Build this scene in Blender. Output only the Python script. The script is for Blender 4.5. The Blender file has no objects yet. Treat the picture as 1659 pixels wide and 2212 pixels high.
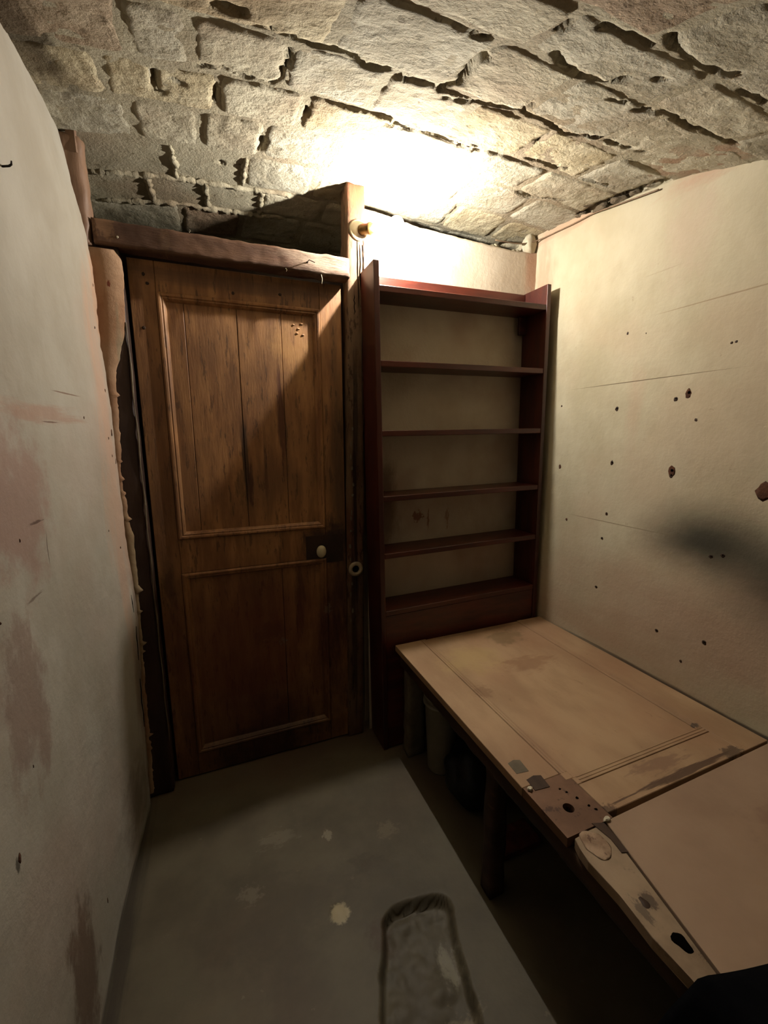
import bpy, bmesh, math, random
import numpy as np
from mathutils import Vector, Matrix
random.seed(7)
S = bpy.context.scene
C = S.collection

# ---------------------------------------------------------------- camera, world, light, exposure
def camera_axes(yaw, pitch, roll):
    y, p, r = map(math.radians, (yaw, pitch, roll))
    f = Vector((math.sin(y)*math.cos(p), math.cos(y)*math.cos(p), -math.sin(p)))
    rt = Vector((math.cos(y), -math.sin(y), 0)); up = rt.cross(f)
    return rt*math.cos(r)+up*math.sin(r), -rt*math.sin(r)+up*math.cos(r), f
cd = bpy.data.cameras.new('camera'); cam = bpy.data.objects.new('camera', cd); C.objects.link(cam)
rt, up, fw = camera_axes(21.964, 10.039, -0.217)
cam.matrix_world = Matrix(((rt.x, up.x, -fw.x, 0), (rt.y, up.y, -fw.y, 0), (rt.z, up.z, -fw.z, 1.5), (0, 0, 0, 1)))
cd.sensor_fit = 'HORIZONTAL'; cd.sensor_width = 36; cd.lens = 36*912.93/1659; cd.clip_start = 0.01
S.camera = cam
w = bpy.data.worlds.new('world'); S.world = w; w.use_nodes = True
w.node_tree.nodes['Background'].inputs[0].default_value = (0.5, 0.45, 0.4, 1)
w.node_tree.nodes['Background'].inputs[1].default_value = 0.02
BULB = Vector((0.745, 1.703, 2.335)); BULB_POWER = 2150.0
S.view_settings.view_transform = 'Standard'; S.view_settings.look = 'None'
S.view_settings.exposure = -0.2; S.view_settings.gamma = 1; S.view_settings.use_curve_mapping = False

# ---------------------------------------------------------------- helpers
ALB = .62
def lin(c):
    return tuple(ALB*(x/255/12.92 if x/255 <= .04045 else ((x/255+.055)/1.055)**2.4) for x in c)+(1,)

def mat(name, c1, c2, nscale=6, stretch=(1, 1, 1), rough=.8, bump=.25, bscale=70, spec=.3, stains_and_shade=(), speck=None,
        dist=.004, bstretch=None, tint=None, metal=0, coat=0):
    m = bpy.data.materials.new(name); m.use_nodes = True
    nt = m.node_tree; N = nt.nodes; L = nt.links
    b = N['Principled BSDF']
    b.inputs['Roughness'].default_value = rough; b.inputs['Specular IOR Level'].default_value = spec
    b.inputs['Metallic'].default_value = metal
    b.inputs['Coat Weight'].default_value = coat
    geo = N.new('ShaderNodeNewGeometry')
    def noise(scale, st, det=5, rg=.6):
        mp = N.new('ShaderNodeMapping'); mp.inputs['Scale'].default_value = st
        L.new(geo.outputs['Position'], mp.inputs['Vector'])
        n = N.new('ShaderNodeTexNoise'); n.inputs['Scale'].default_value = scale
        n.inputs['Detail'].default_value = det; n.inputs['Roughness'].default_value = rg
        L.new(mp.outputs['Vector'], n.inputs['Vector']); return n
    def mapr(src, a, bb, lo=0, hi=1):
        r = N.new('ShaderNodeMapRange'); r.interpolation_type = 'SMOOTHSTEP'
        r.inputs['From Min'].default_value = a; r.inputs['From Max'].default_value = bb
        r.inputs['To Min'].default_value = lo; r.inputs['To Max'].default_value = hi
        L.new(src, r.inputs['Value']); return r.outputs['Result']
    def mix(fac, ca, cb, k=1):
        x = N.new('ShaderNodeMix'); x.data_type = 'RGBA'
        if k != 1:
            q = N.new('ShaderNodeMath'); q.operation = 'MULTIPLY'; L.new(fac, q.inputs[0]); q.inputs[1].default_value = k; fac = q.outputs[0]
        L.new(fac, x.inputs['Factor'])
        for v, s in ((ca, 'A'), (cb, 'B')):
            i = [j for j in x.inputs if j.name == s and j.type == 'RGBA'][0]
            if isinstance(v, tuple): i.default_value = v
            else: L.new(v, i)
        return [o for o in x.outputs if o.type == 'RGBA'][0]
    n1 = noise(nscale, stretch)
    col = mix(mapr(n1.outputs['Fac'], .32, .68), lin(c1), lin(c2))
    if tint:
        n3 = noise(tint[1], (1, 1, 1), 3, .5)
        col = mix(mapr(n3.outputs['Fac'], .45, .7), col, lin(tint[0]), tint[2])
    if speck:                                   # (colour, scale, threshold, strength)
        n4 = noise(speck[1], stretch if bstretch else (1, 1, 1), 4, .7)
        col = mix(mapr(n4.outputs['Fac'], speck[2], speck[2]+.07), col, lin(speck[0]), speck[3])
    if stains_and_shade:  # warped ellipses of colour: real stains and some painted shade
        for si, (ctr, rad, scol, k, warp, soft) in enumerate(stains_and_shade):
            sb = N.new('ShaderNodeVectorMath'); sb.operation = 'SUBTRACT'
            L.new(geo.outputs['Position'], sb.inputs[0]); sb.inputs[1].default_value = ctr
            dv = N.new('ShaderNodeVectorMath'); dv.operation = 'DIVIDE'
            L.new(sb.outputs[0], dv.inputs[0]); dv.inputs[1].default_value = rad
            ln = N.new('ShaderNodeVectorMath'); ln.operation = 'LENGTH'; L.new(dv.outputs[0], ln.inputs[0])
            of = N.new('ShaderNodeVectorMath'); of.operation = 'ADD'; L.new(dv.outputs[0], of.inputs[0]); of.inputs[1].default_value = (si*3.7, si*1.9, si*5.3)
            wn = N.new('ShaderNodeTexNoise'); wn.inputs['Scale'].default_value = 1.7; wn.inputs['Detail'].default_value = 6; wn.inputs['Roughness'].default_value = .68
            L.new(of.outputs[0], wn.inputs['Vector'])
            ad = N.new('ShaderNodeMath'); ad.operation = 'MULTIPLY_ADD'
            L.new(wn.outputs['Fac'], ad.inputs[0]); ad.inputs[1].default_value = warp*5; L.new(ln.outputs['Value'], ad.inputs[2])
            col = mix(mapr(ad.outputs[0], 1+2.5*warp, 1+2.5*warp-max(soft, .35)), col, lin(scol), k)
    L.new(col, b.inputs['Base Color'])
    if bump:
        n2 = noise(bscale, bstretch or (1, 1, 1), 6, .65)
        bp = N.new('ShaderNodeBump'); bp.inputs['Strength'].default_value = bump; bp.inputs['Distance'].default_value = dist
        L.new(n2.outputs['Fac'], bp.inputs['Height']); L.new(bp.outputs['Normal'], b.inputs['Normal'])
    return m

def obj(name, bm, m, parent=None, smooth=False, kind=None, label=None, category=None, group=None):
    me = bpy.data.meshes.new(name)
    if isinstance(bm, tuple): me.from_pydata(*bm)
    else:
        bmesh.ops.recalc_face_normals(bm, faces=bm.faces); bm.to_mesh(me); bm.free()
    me.materials.append(m)
    if smooth:
        for p in me.polygons: p.use_smooth = True
    o = bpy.data.objects.new(name, me); C.objects.link(o)
    if parent:
        off = root_of(parent)
        me.transform(Matrix.Translation(-off)); o.parent = parent
    if kind: o['kind'] = kind
    if label: o['label'] = label
    if category: o['category'] = category
    if group: o['group'] = group
    return o
def root_of(o):
    v = Vector(o.location)
    while o.parent: o = o.parent; v = v+o.location
    return v
def thing(name, loc, label=None, category=None, kind=None, group=None):
    o = bpy.data.objects.new(name, None); C.objects.link(o); o.location = loc; o.empty_display_size = .05
    if label: o['label'] = label
    if category: o['category'] = category
    if kind: o['kind'] = kind
    if group: o['group'] = group
    return o

def hsh(a, b, s):
    v = np.sin(a*127.1+b*311.7+s*74.7)*43758.5453
    return v-np.floor(v)
def vnoise(x, y, s=0):
    xi, yi = np.floor(x), np.floor(y); fx, fy = x-xi, y-yi
    fx = fx*fx*(3-2*fx); fy = fy*fy*(3-2*fy)
    return (hsh(xi, yi, s)*(1-fx)+hsh(xi+1, yi, s)*fx)*(1-fy)+(hsh(xi, yi+1, s)*(1-fx)+hsh(xi+1, yi+1, s)*fx)*fy
def fbm(x, y, s=0, o=4):
    t = 0; a = .5
    for i in range(o): t = t+a*(vnoise(x*2**i, y*2**i, s+i)-.5); a *= .55
    return t*2

def box(bm, x0, x1, y0, y1, z0, z1, bev=.002, seg=1, cuts=0, rough=0, seed=0):
    r = bmesh.ops.create_cube(bm, size=1)
    vs = r['verts']
    for v in vs:
        v.co = Vector((x0 if v.co.x < 0 else x1, y0 if v.co.y < 0 else y1, z0 if v.co.z < 0 else z1))
    es = list({e for v in vs for e in v.link_edges})
    if bev: 
        r2 = bmesh.ops.bevel(bm, geom=es, offset=bev, segments=seg, affect='EDGES', profile=.6)
    return bm
def nbox(*a, **k):
    return box(bmesh.new(), *a, **k)
def roughbox(x0, x1, y0, y1, z0, z1, n=(6, 2, 30), amp=.004, seed=0, fr=25, rnd=.006):
    """a box whose faces are grids, edges rounded and worn by noise"""
    bm = bmesh.new(); lo = Vector((x0, y0, z0)); hi = Vector((x1, y1, z1)); d = hi-lo
    verts = {}
    def V(i, j, k):
        key = (i, j, k)
        if key not in verts:
            p = Vector((lo.x+d.x*i/n[0], lo.y+d.y*j/n[1], lo.z+d.z*k/n[2]))
            q = Vector(p)
            onx, ony, onz = i in (0, n[0]), j in (0, n[1]), k in (0, n[2])
            cnt = onx+ony+onz
            if cnt >= 2:
                w_ = rnd*(.4+1.6*float(vnoise(np.float64(p.x*fr+p.z*fr*1.3), np.float64(p.y*fr+p.z*7), seed)))
                if onx: q.x += w_*(1 if i == 0 else -1)*.6
                if ony: q.y += w_*(1 if j == 0 else -1)*.6
                if onz: q.z += w_*(1 if k == 0 else -1)*.6
            f = lambda s: float(fbm(np.float64(p.x*fr+p.y*fr*.9), np.float64(p.z*fr+p.y*fr*.5), seed+s, 3))
            q += Vector((f(1), f(5), f(9)))*amp
            verts[key] = bm.verts.new(q)
        return verts[key]
    def quads(ax, val):
        a, b = [t for t in range(3) if t != ax]
        for i in range(n[a]):
            for j in range(n[b]):
                c = []
                for di, dj in ((0, 0), (1, 0), (1, 1), (0, 1)):
                    k = [0, 0, 0]; k[ax] = val; k[a] = i+di; k[b] = j+dj; c.append(V(*k))
                bm.faces.new(c)
    for ax in range(3): quads(ax, 0); quads(ax, n[ax])
    return bm
def prism(pts, z0, z1, bev=0):
    bm = bmesh.new()
    a = [bm.verts.new((x, y, z0)) for x, y in pts]; b = [bm.verts.new((x, y, z1)) for x, y in pts]
    bm.faces.new(a[::-1]); bm.faces.new(b); n = len(pts)
    for i in range(n): bm.faces.new((a[i], a[(i+1) % n], b[(i+1) % n], b[i]))
    if bev: bmesh.ops.bevel(bm, geom=list(bm.edges), offset=bev, segments=1, affect='EDGES')
    return bm
def tube(pts, r, n=8, cap=True):
    """tube along points; r is a number or list"""
    bm = bmesh.new(); rings = []
    pts = [Vector(p) for p in pts]; R = r if isinstance(r, (list, tuple)) else [r]*len(pts)
    for i, p in enumerate(pts):
        t = (pts[min(i+1, len(pts)-1)]-pts[max(i-1, 0)]).normalized()
        u = t.cross(Vector((0, 0, 1)) if abs(t.z) < .9 else Vector((1, 0, 0))).normalized(); v = t.cross(u)
        rings.append([bm.verts.new(p+(u*math.cos(2*math.pi*k/n)+v*math.sin(2*math.pi*k/n))*R[i]) for k in range(n)])
    for a, b in zip(rings, rings[1:]):
        for k in range(n): bm.faces.new((a[k], a[(k+1) % n], b[(k+1) % n], b[k]))
    if cap: bm.faces.new(rings[0][::-1]); bm.faces.new(rings[-1])
    return bm
def lathe(origin, axis, prof, n=24):
    """profile = (radius, distance along axis)"""
    o = Vector(origin); a = Vector(axis).normalized()
    u = a.cross(Vector((0, 0, 1)) if abs(a.z) < .9 else Vector((1, 0, 0))).normalized(); v = a.cross(u)
    bm = bmesh.new(); rings = []
    for r, h in prof:
        rings.append([bm.verts.new(o+a*h+(u*math.cos(2*math.pi*k/n)+v*math.sin(2*math.pi*k/n))*max(r, 1e-5)) for k in range(n)])
    for p, q in zip(rings, rings[1:]):
        for k in range(n): bm.faces.new((p[k], p[(k+1) % n], q[(k+1) % n], q[k]))
    bmesh.ops.remove_doubles(bm, verts=bm.verts, dist=2e-5)
    return bm
def rock(c, r, seed, n=2, amp=.3):
    bm = bmesh.new(); bmesh.ops.create_icosphere(bm, subdivisions=n, radius=1)
    rs = random.Random(seed); ph = [rs.uniform(0, 6) for _ in range(6)]
    for v in bm.verts:
        d = v.co.normalized()
        k = 1+amp*(math.sin(d.x*3+ph[0])*math.sin(d.y*3+ph[1])+.6*math.sin(d.z*5+ph[2]+d.x*4)*math.sin(d.y*6+ph[3]))
        v.co = Vector(c)+Vector((d.x*r[0], d.y*r[1], d.z*r[2]))*k
    return bm
def grid(A, B, fn):
    """A,B 1-D arrays; fn(a,b)->x,y,z arrays. returns verts, faces"""
    a, b = np.meshgrid(A, B, indexing='ij'); x, y, z = fn(a, b)
    V = np.stack([x.ravel(), y.ravel(), z.ravel()], 1)
    na, nb = len(A), len(B)
    i, j = np.meshgrid(np.arange(na-1), np.arange(nb-1), indexing='ij')
    k = (i*nb+j).ravel()
    Fq = np.stack([k, k+nb, k+nb+1, k+1], 1)
    return V, Fq
def gobj(name, V, Fq, m, flip=False, **kw):
    if flip: Fq = Fq[:, ::-1]
    return obj(name, (V.tolist(), [], Fq.tolist()), m, smooth=True, **kw)

def vault(X, Y):
    Xc = np.clip(X, -.6, 1.8); t = Xc-.6
    z = 2.53-(Y-1.95)**2/6.2-np.where(t < 0, .065*(t/.96)**2, .04*t**2)
    low = 2.53-(.3-1.95)**2/6.2-.12*(0.3-Y)
    return np.where(Y < .3, low, z)

# ---------------------------------------------------------------- materials
PLX = (0.0, 0.0, 0.0)
m_wall_right = mat('cream_plaster', (214, 202, 172), (194, 181, 149), 3, (1, 1, .7), .85, .45, 40, .2,
    tint=((208, 180, 150), 2.2, .4), speck=((150, 128, 100), 26, .68, .35),
    stains_and_shade=[((1.586, .90, 1.13), (.3, .37, .19), (62, 60, 50), .95, .05, .95),  # wide soft grey blur on the wall, continued by the next ellipse
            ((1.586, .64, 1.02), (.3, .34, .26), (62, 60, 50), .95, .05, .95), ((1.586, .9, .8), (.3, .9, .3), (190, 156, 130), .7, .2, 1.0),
            ((1.586, 1.80, 2.2), (.3, .09, .3), (196, 142, 114), .6, .35, .8),
            ((1.586, 1.70, 2.46), (.3, .35, .05), (200, 152, 124), .6, .4, .9),
            ((1.586, 1.00, 2.37), (.3, .25, .06), (196, 150, 122), .6, .4, .9),
            ((1.586, 1.10, 2.2), (.3, .14, .24), (208, 184, 160), .5, .5, 1.0),
            ((1.586, 1.24, 1.62), (.3, .05, .25), (212, 178, 150), .35, .3, .9),
            ((1.586, 1.35, .62), (.3, .9, .16), (186, 148, 120), .5, .3, 1.0),
            ((1.586, .9, .545), (.3, .8, .014), (70, 52, 38), .8, .4, .8),  # shadow line where wall meets bench, painted into the plaster
            ((1.586, 1.22, 1.716), (.3, .44, .0022), (96, 76, 52), .85, .12, .6),
            ((1.586, .95, 1.95), (.3, .28, .003), (150, 124, 92), .6, .3, .6),
            ((1.586, 1.30, 1.13), (.3, .3, .0025), (110, 90, 62), .6, .2, .6),
            ((1.586, 1.18, 2.1), (.3, .1, .0022), (150, 130, 104), .3, .3, .6)])
m_wall_left = mat('grey_white_plaster', (192, 184, 168), (172, 162, 144), 2.6, (1, 1, .8), .85, .5, 36, .2,
    tint=((196, 172, 156), 1.8, .45), speck=((140, 118, 96), 30, .69, .35),
    stains_and_shade=[((-.34, 1.70, 1.35), (.3, .12, .75), (206, 164, 136), .6, .45, .7),
            ((-.34, 1.78, 1.98), (.3, .06, .22), (200, 154, 122), .7, .4, .6),
            ((-.363, 1.05, 1.35), (.3, .22, .2), (160, 122, 108), .65, .5, .7),
            ((-.363, .95, 1.0), (.3, .12, .2), (140, 108, 94), .6, .5, .6),
            ((-.363, 1.25, 1.56), (.3, .3, .03), (178, 138, 118), .6, .4, .7),
            ((-.363, 1.77, .55), (.3, .10, .55), (126, 92, 68), .6, .35, .6),
            ((-.363, 1.02, .22), (.3, .12, .22), (110, 82, 62), .75, .5, .6),
            ((-.363, 1.2, .0), (.3, .8, .04), (74, 60, 46), .7, .5, .8),
            ((-.363, 1.6, .18), (.3, .22, .2), (100, 76, 56), .55, .4, .8),
            ((-.363, 1.17, 1.25), (.3, .0025, .05), (84, 60, 48), .8, .3, .5),
            ((-.363, 1.12, 1.32), (.3, .05, .004), (84, 60, 48), .8, .6, .5),
            ((-.363, 1.43, 1.62), (.3, .10, .0025), (120, 84, 66), .8, .3, .5),
            ((-.363, 1.30, 1.54), (.3, .06, .0025), (110, 76, 60), .8, .3, .5),
            ((-.363, 1.06, 1.17), (.3, .06, .004), (110, 86, 74), .7, .5, .5),
            ((-.363, .82, .76), (.3, .008, .02), (60, 52, 40), .8, .3, .5)])
m_partition = mat('pale_partition_plaster', (228, 212, 188), (210, 190, 164), 3, (1, 1, .8), .85, .45, 60, .2,
    tint=((176, 136, 112), 2.5, .5),
    stains_and_shade=[((1.56, 1.862, 2.3), (.06, .3, .3), (196, 140, 110), .6, .35, .8),
            ((.93, 1.862, 1.11), (.03, .3, .03), (130, 66, 44), .75, .9, .35), ((.99, 1.862, 1.09), (.006, .3, .05), (130, 66, 44), .7, .7, .35), ((1.10, 1.862, 1.09), (.012, .3, .05), (150, 96, 70), .6, .9, .35),
            ((.72, 1.862, 1.18), (.13, .3, .3), (110, 76, 60), .6, .25, .5)])
m_mortar = mat('lime_mortar', (206, 196, 168), (182, 170, 142), 5, (1, 1, 1), .95, 1.0, 95, .1, dist=.007,
    tint=((150, 120, 92), 2.0, .5), speck=((98, 82, 60), 20, .62, .6),
    stains_and_shade=[((-.36, 1.3, 2.35), (.17, .8, .4), (70, 56, 40), .8, .5, .8),
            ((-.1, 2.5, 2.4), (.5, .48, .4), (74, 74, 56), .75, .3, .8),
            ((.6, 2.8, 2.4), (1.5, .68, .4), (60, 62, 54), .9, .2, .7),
            ((1.2, 2.15, 2.5), (.5, .2, .4), (98, 98, 86), .85, .4, .6),
            ((1.56, 1.45, 2.45), (.09, .3, .3), (96, 78, 60), .8, .4, .6),
            ((1.5, 1.0, 2.38), (.12, .3, .3), (184, 140, 112), .7, .4, .8)])
STONE = dict(nscale=7, rough=.95, bump=1.0, bscale=48, spec=.1, dist=.011)
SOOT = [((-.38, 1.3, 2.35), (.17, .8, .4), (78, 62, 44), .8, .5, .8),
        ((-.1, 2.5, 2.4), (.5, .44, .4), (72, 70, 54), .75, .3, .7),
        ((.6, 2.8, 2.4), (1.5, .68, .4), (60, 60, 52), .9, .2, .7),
        ((1.2, 2.15, 2.5), (.5, .2, .4), (120, 118, 104), .7, .4, .6)]
m_stone = [mat('limewashed_brick', (222, 212, 184), (194, 182, 154), tint=((160, 132, 104), 3, .4), speck=((112, 94, 70), 30, .63, .5), stains_and_shade=SOOT, **STONE),
           mat('grey_limewashed_brick', (214, 206, 182), (186, 176, 150), tint=((150, 124, 98), 3, .4), speck=((104, 88, 66), 24, .6, .5), stains_and_shade=SOOT, **STONE),
           mat('yellowish_brick', (222, 208, 174), (196, 180, 144), tint=((150, 116, 84), 3, .5), speck=((120, 96, 62), 28, .6, .5), stains_and_shade=SOOT, **STONE),
           mat('brown_bare_brick', (200, 182, 154), (172, 150, 124), tint=((140, 102, 76), 3, .6), speck=((96, 76, 54), 26, .58, .5), stains_and_shade=SOOT, **STONE)]
m_floor = mat('worn_grey_brown_concrete', (112, 102, 80), (92, 82, 63), 3, (1, 1, 1), .6, .15, 90, .35,
    tint=((104, 84, 66), 1.6, .5), speck=((150, 136, 108), 16, .66, .4),
    stains_and_shade=[((.15, 1.15, 0), (.3, .2, .2), (84, 72, 56), .5, .5, .9), ((-.1, .9, 0), (.2, .25, .2), (126, 112, 88), .4, .5, .9), ((.4, 1.2, 0), (.08, .05, .2), (80, 68, 52), .5, .6, .8), ((.28, 1.08, 0), (.038, .036, .2), (196, 180, 144), .9, .28, .4),
            ((.13, 1.42, 0), (.09, .04, .2), (140, 128, 106), .5, .7, .6),
            ((.31, 1.36, 0), (.02, .03, .2), (170, 156, 130), .6, .6, .5),
            ((.02, 1.25, 0), (.04, .04, .2), (140, 128, 106), .5, .7, .6),
            ((.53, 1.3, 0), (.05, .04, .2), (132, 118, 92), .6, .6, .6),
            ((.3, 1.85, 0), (.9, .28, .2), (88, 62, 46), .5, .3, .8),
            ((.55, .86, -.04), (.04, .07, .2), (168, 160, 138), .6, .6, .7),
            ((.52, .72, -.04), (.05, .04, .2), (164, 150, 122), .6, .6, .7),
            ((.38, .98, -.04), (.06, .06, .2), (86, 64, 46), .6, .5, .7),
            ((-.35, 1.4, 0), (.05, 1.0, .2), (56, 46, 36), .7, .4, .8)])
WD = dict(rough=.55, spec=.35, bump=.35, dist=.003)
m_door = mat('varnished_pine', (186, 134, 84), (142, 96, 58), 5, (5, 5, .8), bscale=40, bstretch=(4, 4, .5),
    speck=((70, 46, 30), 11, .56, .6), tint=((112, 78, 50), 2.6, .6),
    stains_and_shade=[((-.19, 1.87, 1.2), (.06, .3, 1.3), (112, 74, 46), .6, .3, .9), ((.15, 1.87, 2.09), (.5, .3, .05), (96, 66, 46), .6, .3, .8), ((.53, 1.87, 1.3), (.06, .3, 1.0), (76, 56, 40), .7, .3, .9), ((.33, 1.87, 1.86), (.12, .3, .14), (200, 150, 92), .6, .4, .9), ((.13, 1.87, 1.42), (.018, .3, .24), (52, 34, 22), .85, .4, .6),
            ((.145, 1.87, 1.3), (.014, .3, .12), (66, 30, 18), .8, .4, .6),
            ((.285, 1.87, 1.58), (.02, .3, .26), (78, 36, 22), .8, .35, .5),
            ((.10, 1.87, 1.3), (.03, .3, .1), (72, 48, 28), .5, .6, .7),
            ((.21, 1.87, 1.35), (.008, .3, .25), (76, 44, 28), .6, .5, .6),
            ((.10, 1.87, 1.78), (.02, .3, .1), (92, 60, 36), .5, .5, .7),
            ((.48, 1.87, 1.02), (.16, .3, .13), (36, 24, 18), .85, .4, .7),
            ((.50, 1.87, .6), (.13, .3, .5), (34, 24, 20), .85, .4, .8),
            ((.33, 1.87, .75), (.03, .3, .25), (40, 26, 20), .7, .5, .7),
            ((.2, 1.87, .62), (.09, .3, .07), (88, 70, 56), .6, .7, .6),
            ((.25, 1.87, .57), (.02, .3, .02), (176, 168, 150), .8, .7, .5),
            ((.46, 1.87, .70), (.02, .3, .03), (150, 140, 120), .6, .9, .5),
            ((.15, 1.87, .02), (.6, .3, .45), (36, 24, 20), .92, .25, .95), ((.15, 1.87, .55), (.6, .3, .62), (104, 50, 32), .75, .2, .9),  # door foot darkened with painted shade, red-brown tone above it
            ((-.2, 1.87, .9), (.04, .3, .12), (74, 46, 30), .6, .5, .8)], **WD)
m_jamb = mat('dark_painted_jamb', (70, 48, 34), (52, 34, 26), 5, (4, 4, .7), bscale=50, bstretch=(3, 3, .5),
    speck=((130, 110, 88), 40, .70, .4), **WD)
m_jamb_bead = mat('grey_highlight_bead', (150, 136, 112), (88, 72, 56), 9, (1, 1, .5), bscale=60, bstretch=(1, 1, 1), **WD)
m_upper_jamb = mat('dusty_brown_board', (150, 116, 90), (120, 88, 66), 5, (4, 4, .7), bscale=50, bstretch=(3, 3, .5), **WD)
m_lintel = mat('rough_dark_beam', (124, 92, 72), (92, 66, 52), 5, (.7, 4, 4), bscale=45, bstretch=(.6, 4, 4),
    speck=((180, 156, 128), 36, .68, .4), tint=((150, 112, 86), 3, .5),
    stains_and_shade=[((-.28, 1.79, 2.2), (.035, .2, .05), (160, 122, 92), .8, .5, .4),
            ((-.1, 1.79, 2.18), (.018, .2, .05), (150, 118, 88), .5, .5, .4),
            ((-.17, 1.79, 2.19), (.15, .2, .09), (66, 44, 32), .6, .3, .7),
            ((.46, 1.80, 2.19), (.22, .2, .08), (206, 180, 156), .8, .35, .9)],
    rough=.8, spec=.2, bump=.7, dist=.004)
m_post = mat('peeling_post', (124, 98, 74), (92, 66, 46), 6, (3, 3, .8), bscale=45, bstretch=(2, 2, .6),
    speck=((60, 36, 26), 14, .56, .7), tint=((116, 60, 40), 4, .4),
    stains_and_shade=[((.60, 1.85, 1.15), (.011, .2, .55), (40, 20, 14), .9, .5, .4),
            ((.61, 1.85, 1.62), (.012, .2, .3), (44, 36, 28), .7, .5, .5),
            ((.585, 1.85, .6), (.02, .2, .6), (44, 26, 18), .7, .4, .6),
            ((.635, 1.85, 2.47), (.06, .2, .12), (150, 78, 52), .8, .3, .6)],
    rough=.75, spec=.2, bump=.6, dist=.004)
m_smear = mat('brown_plaster_smear', (196, 160, 128), (160, 118, 88), 6, (1, 1, .7), .9, .5, 70, .15,
    stains_and_shade=[((-.27, 1.80, 1.7), (.018, .2, .28), (150, 138, 112), .7, .4, .6),
            ((-.30, 1.80, .9), (.05, .2, .5), (168, 150, 116), .7, .3, .6),
            ((-.287, 1.80, 2.02), (.006, .2, .012), (120, 50, 30), .9, .3, .4)])
m_shelf = mat('mahogany_varnish', (96, 42, 28), (70, 30, 22), 6, (.8, 4, 4), .38, .15, 50, .4, bstretch=(.6, 4, 4), coat=.15,
    speck=((130, 70, 46), 20, .66, .35))
m_shelf_v = mat('mahogany_side', (88, 38, 26), (64, 28, 21), 6, (4, 4, .6), .38, .15, 50, .4, bstretch=(4, 4, .5), coat=.15,
    speck=((130, 70, 46), 20, .68, .3))
TBS = dict(rough=.62, spec=.25, bump=.25, bscale=60, dist=.002)
m_table = mat('faded_painted_wood', (192, 158, 120), (168, 134, 100), 4.5, (1.6, .7, 1), bstretch=(3, .7, 1), tint=((172, 128, 96), 2.4, .5),
    speck=((140, 104, 74), 22, .64, .4),
    stains_and_shade=[((1.0, 1.45, .54), (.2, .15, .2), (196, 166, 112), .6, .4, .8),
            ((1.27, 1.56, .54), (.12, .1, .2), (130, 104, 70), .7, .5, .7),
            ((1.2, 1.32, .54), (.16, .07, .2), (150, 108, 78), .6, .5, .6),
            ((.9, 1.22, .54), (.05, .05, .2), (140, 104, 76), .5, .6, .6),
            ((1.16, 1.67, .54), (.44, .035, .2), (110, 82, 60), .7, .3, .8),
            ((1.19, .67, .54), (.24, .014, .2), (84, 60, 46), .85, .6, .4),
            ((1.17, .72, .54), (.12, .03, .2), (146, 112, 88), .7, .6, .5),
            ((1.42, .67, .54), (.05, .02, .2), (100, 80, 62), .85, .5, .4),
            ((.89, .655, .54), (.03, .025, .2), (90, 66, 50), .8, .5, .4),
            ((1.44, .79, .54), (.02, .012, .2), (80, 66, 52), .85, .3, .4)], **TBS)
m_table2 = mat('pinkish_painted_wood', (178, 148, 120), (160, 130, 104), 3, (1, 1, 1), bstretch=(2, 1, 1), tint=((156, 116, 96), 2.4, .5),
    speck=((130, 98, 74), 22, .68, .35),
    stains_and_shade=[((1.28, .45, .54), (.16, .1, .2), (140, 104, 84), .5, .5, .8),
            ((1.1, .3, .54), (.12, .16, .2), (176, 138, 88), .5, .5, .8)], **TBS)
m_strip = mat('dusty_edge_board', (176, 150, 120), (140, 116, 90), 7, (1, 1, 1), bstretch=(1, 1, 1), speck=((110, 88, 66), 20, .6, .5),
    stains_and_shade=[((.785, .47, .54), (.018, .02, .2), (84, 68, 54), .85, .4, .4),
            ((.755, .46, .54), (.012, .03, .2), (92, 80, 66), .7, .6, .4),
            ((.80, .36, .54), (.02, .014, .2), (70, 52, 40), .8, .5, .4),
            ((.79, .3, .54), (.08, .05, .2), (130, 104, 66), .6, .4, .6)], **TBS)
m_bare = mat('bare_brown_wood', (138, 102, 76), (112, 80, 58), 8, (1, 1, 1), bstretch=(1, 1, 1), speck=((60, 40, 30), 20, .6, .6), **TBS)
m_edge = mat('dark_edge_wood', (74, 52, 34), (52, 34, 24), 8, (2, .5, 2), bstretch=(3, .5, 3), speck=((110, 82, 50), 20, .64, .5), **TBS)
m_dark = mat('dark_brown_wood', (60, 38, 28), (44, 28, 22), 8, (2, 2, .5), bstretch=(3, 3, .5), **TBS)  # plain dark brown tone with stretched grain
m_hole = mat('black_hole_lining', (14, 10, 8), (10, 8, 6), 8, rough=1, bump=0, spec=0)
m_grey = mat('grey_worn_patch', (128, 116, 92), (104, 92, 74), 14, bump=.3, rough=.8)
m_chip = mat('plaster_crumb', (226, 216, 190), (204, 190, 160), 20, bump=.5, rough=.9)
m_crust = mat('mottled_plaster_crust', (192, 162, 132), (150, 120, 94), 30, bump=.6, rough=.9, speck=((96, 66, 50), 24, .56, .7))
m_pit = mat('bare_plaster_pit', (110, 70, 46), (80, 50, 34), 30, bump=.8, rough=.95)
m_white = mat('white_porcelain', (226, 214, 176), (216, 202, 164), 8, rough=.2, bump=0, spec=.5)
m_ring = mat('yellowed_porcelain', (190, 172, 138), (160, 140, 108), 12, rough=.35, bump=.1, spec=.5)
m_brass = mat('aged_brass', (150, 116, 70), (110, 84, 52), 20, rough=.35, bump=.1, metal=.9)
m_iron = mat('rusty_iron', (60, 46, 38), (40, 30, 26), 30, rough=.7, bump=.4, metal=.5)
m_bucket = mat('pale_grey_plastic', (170, 162, 140), (150, 142, 120), 8, rough=.5, bump=.05)
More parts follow.
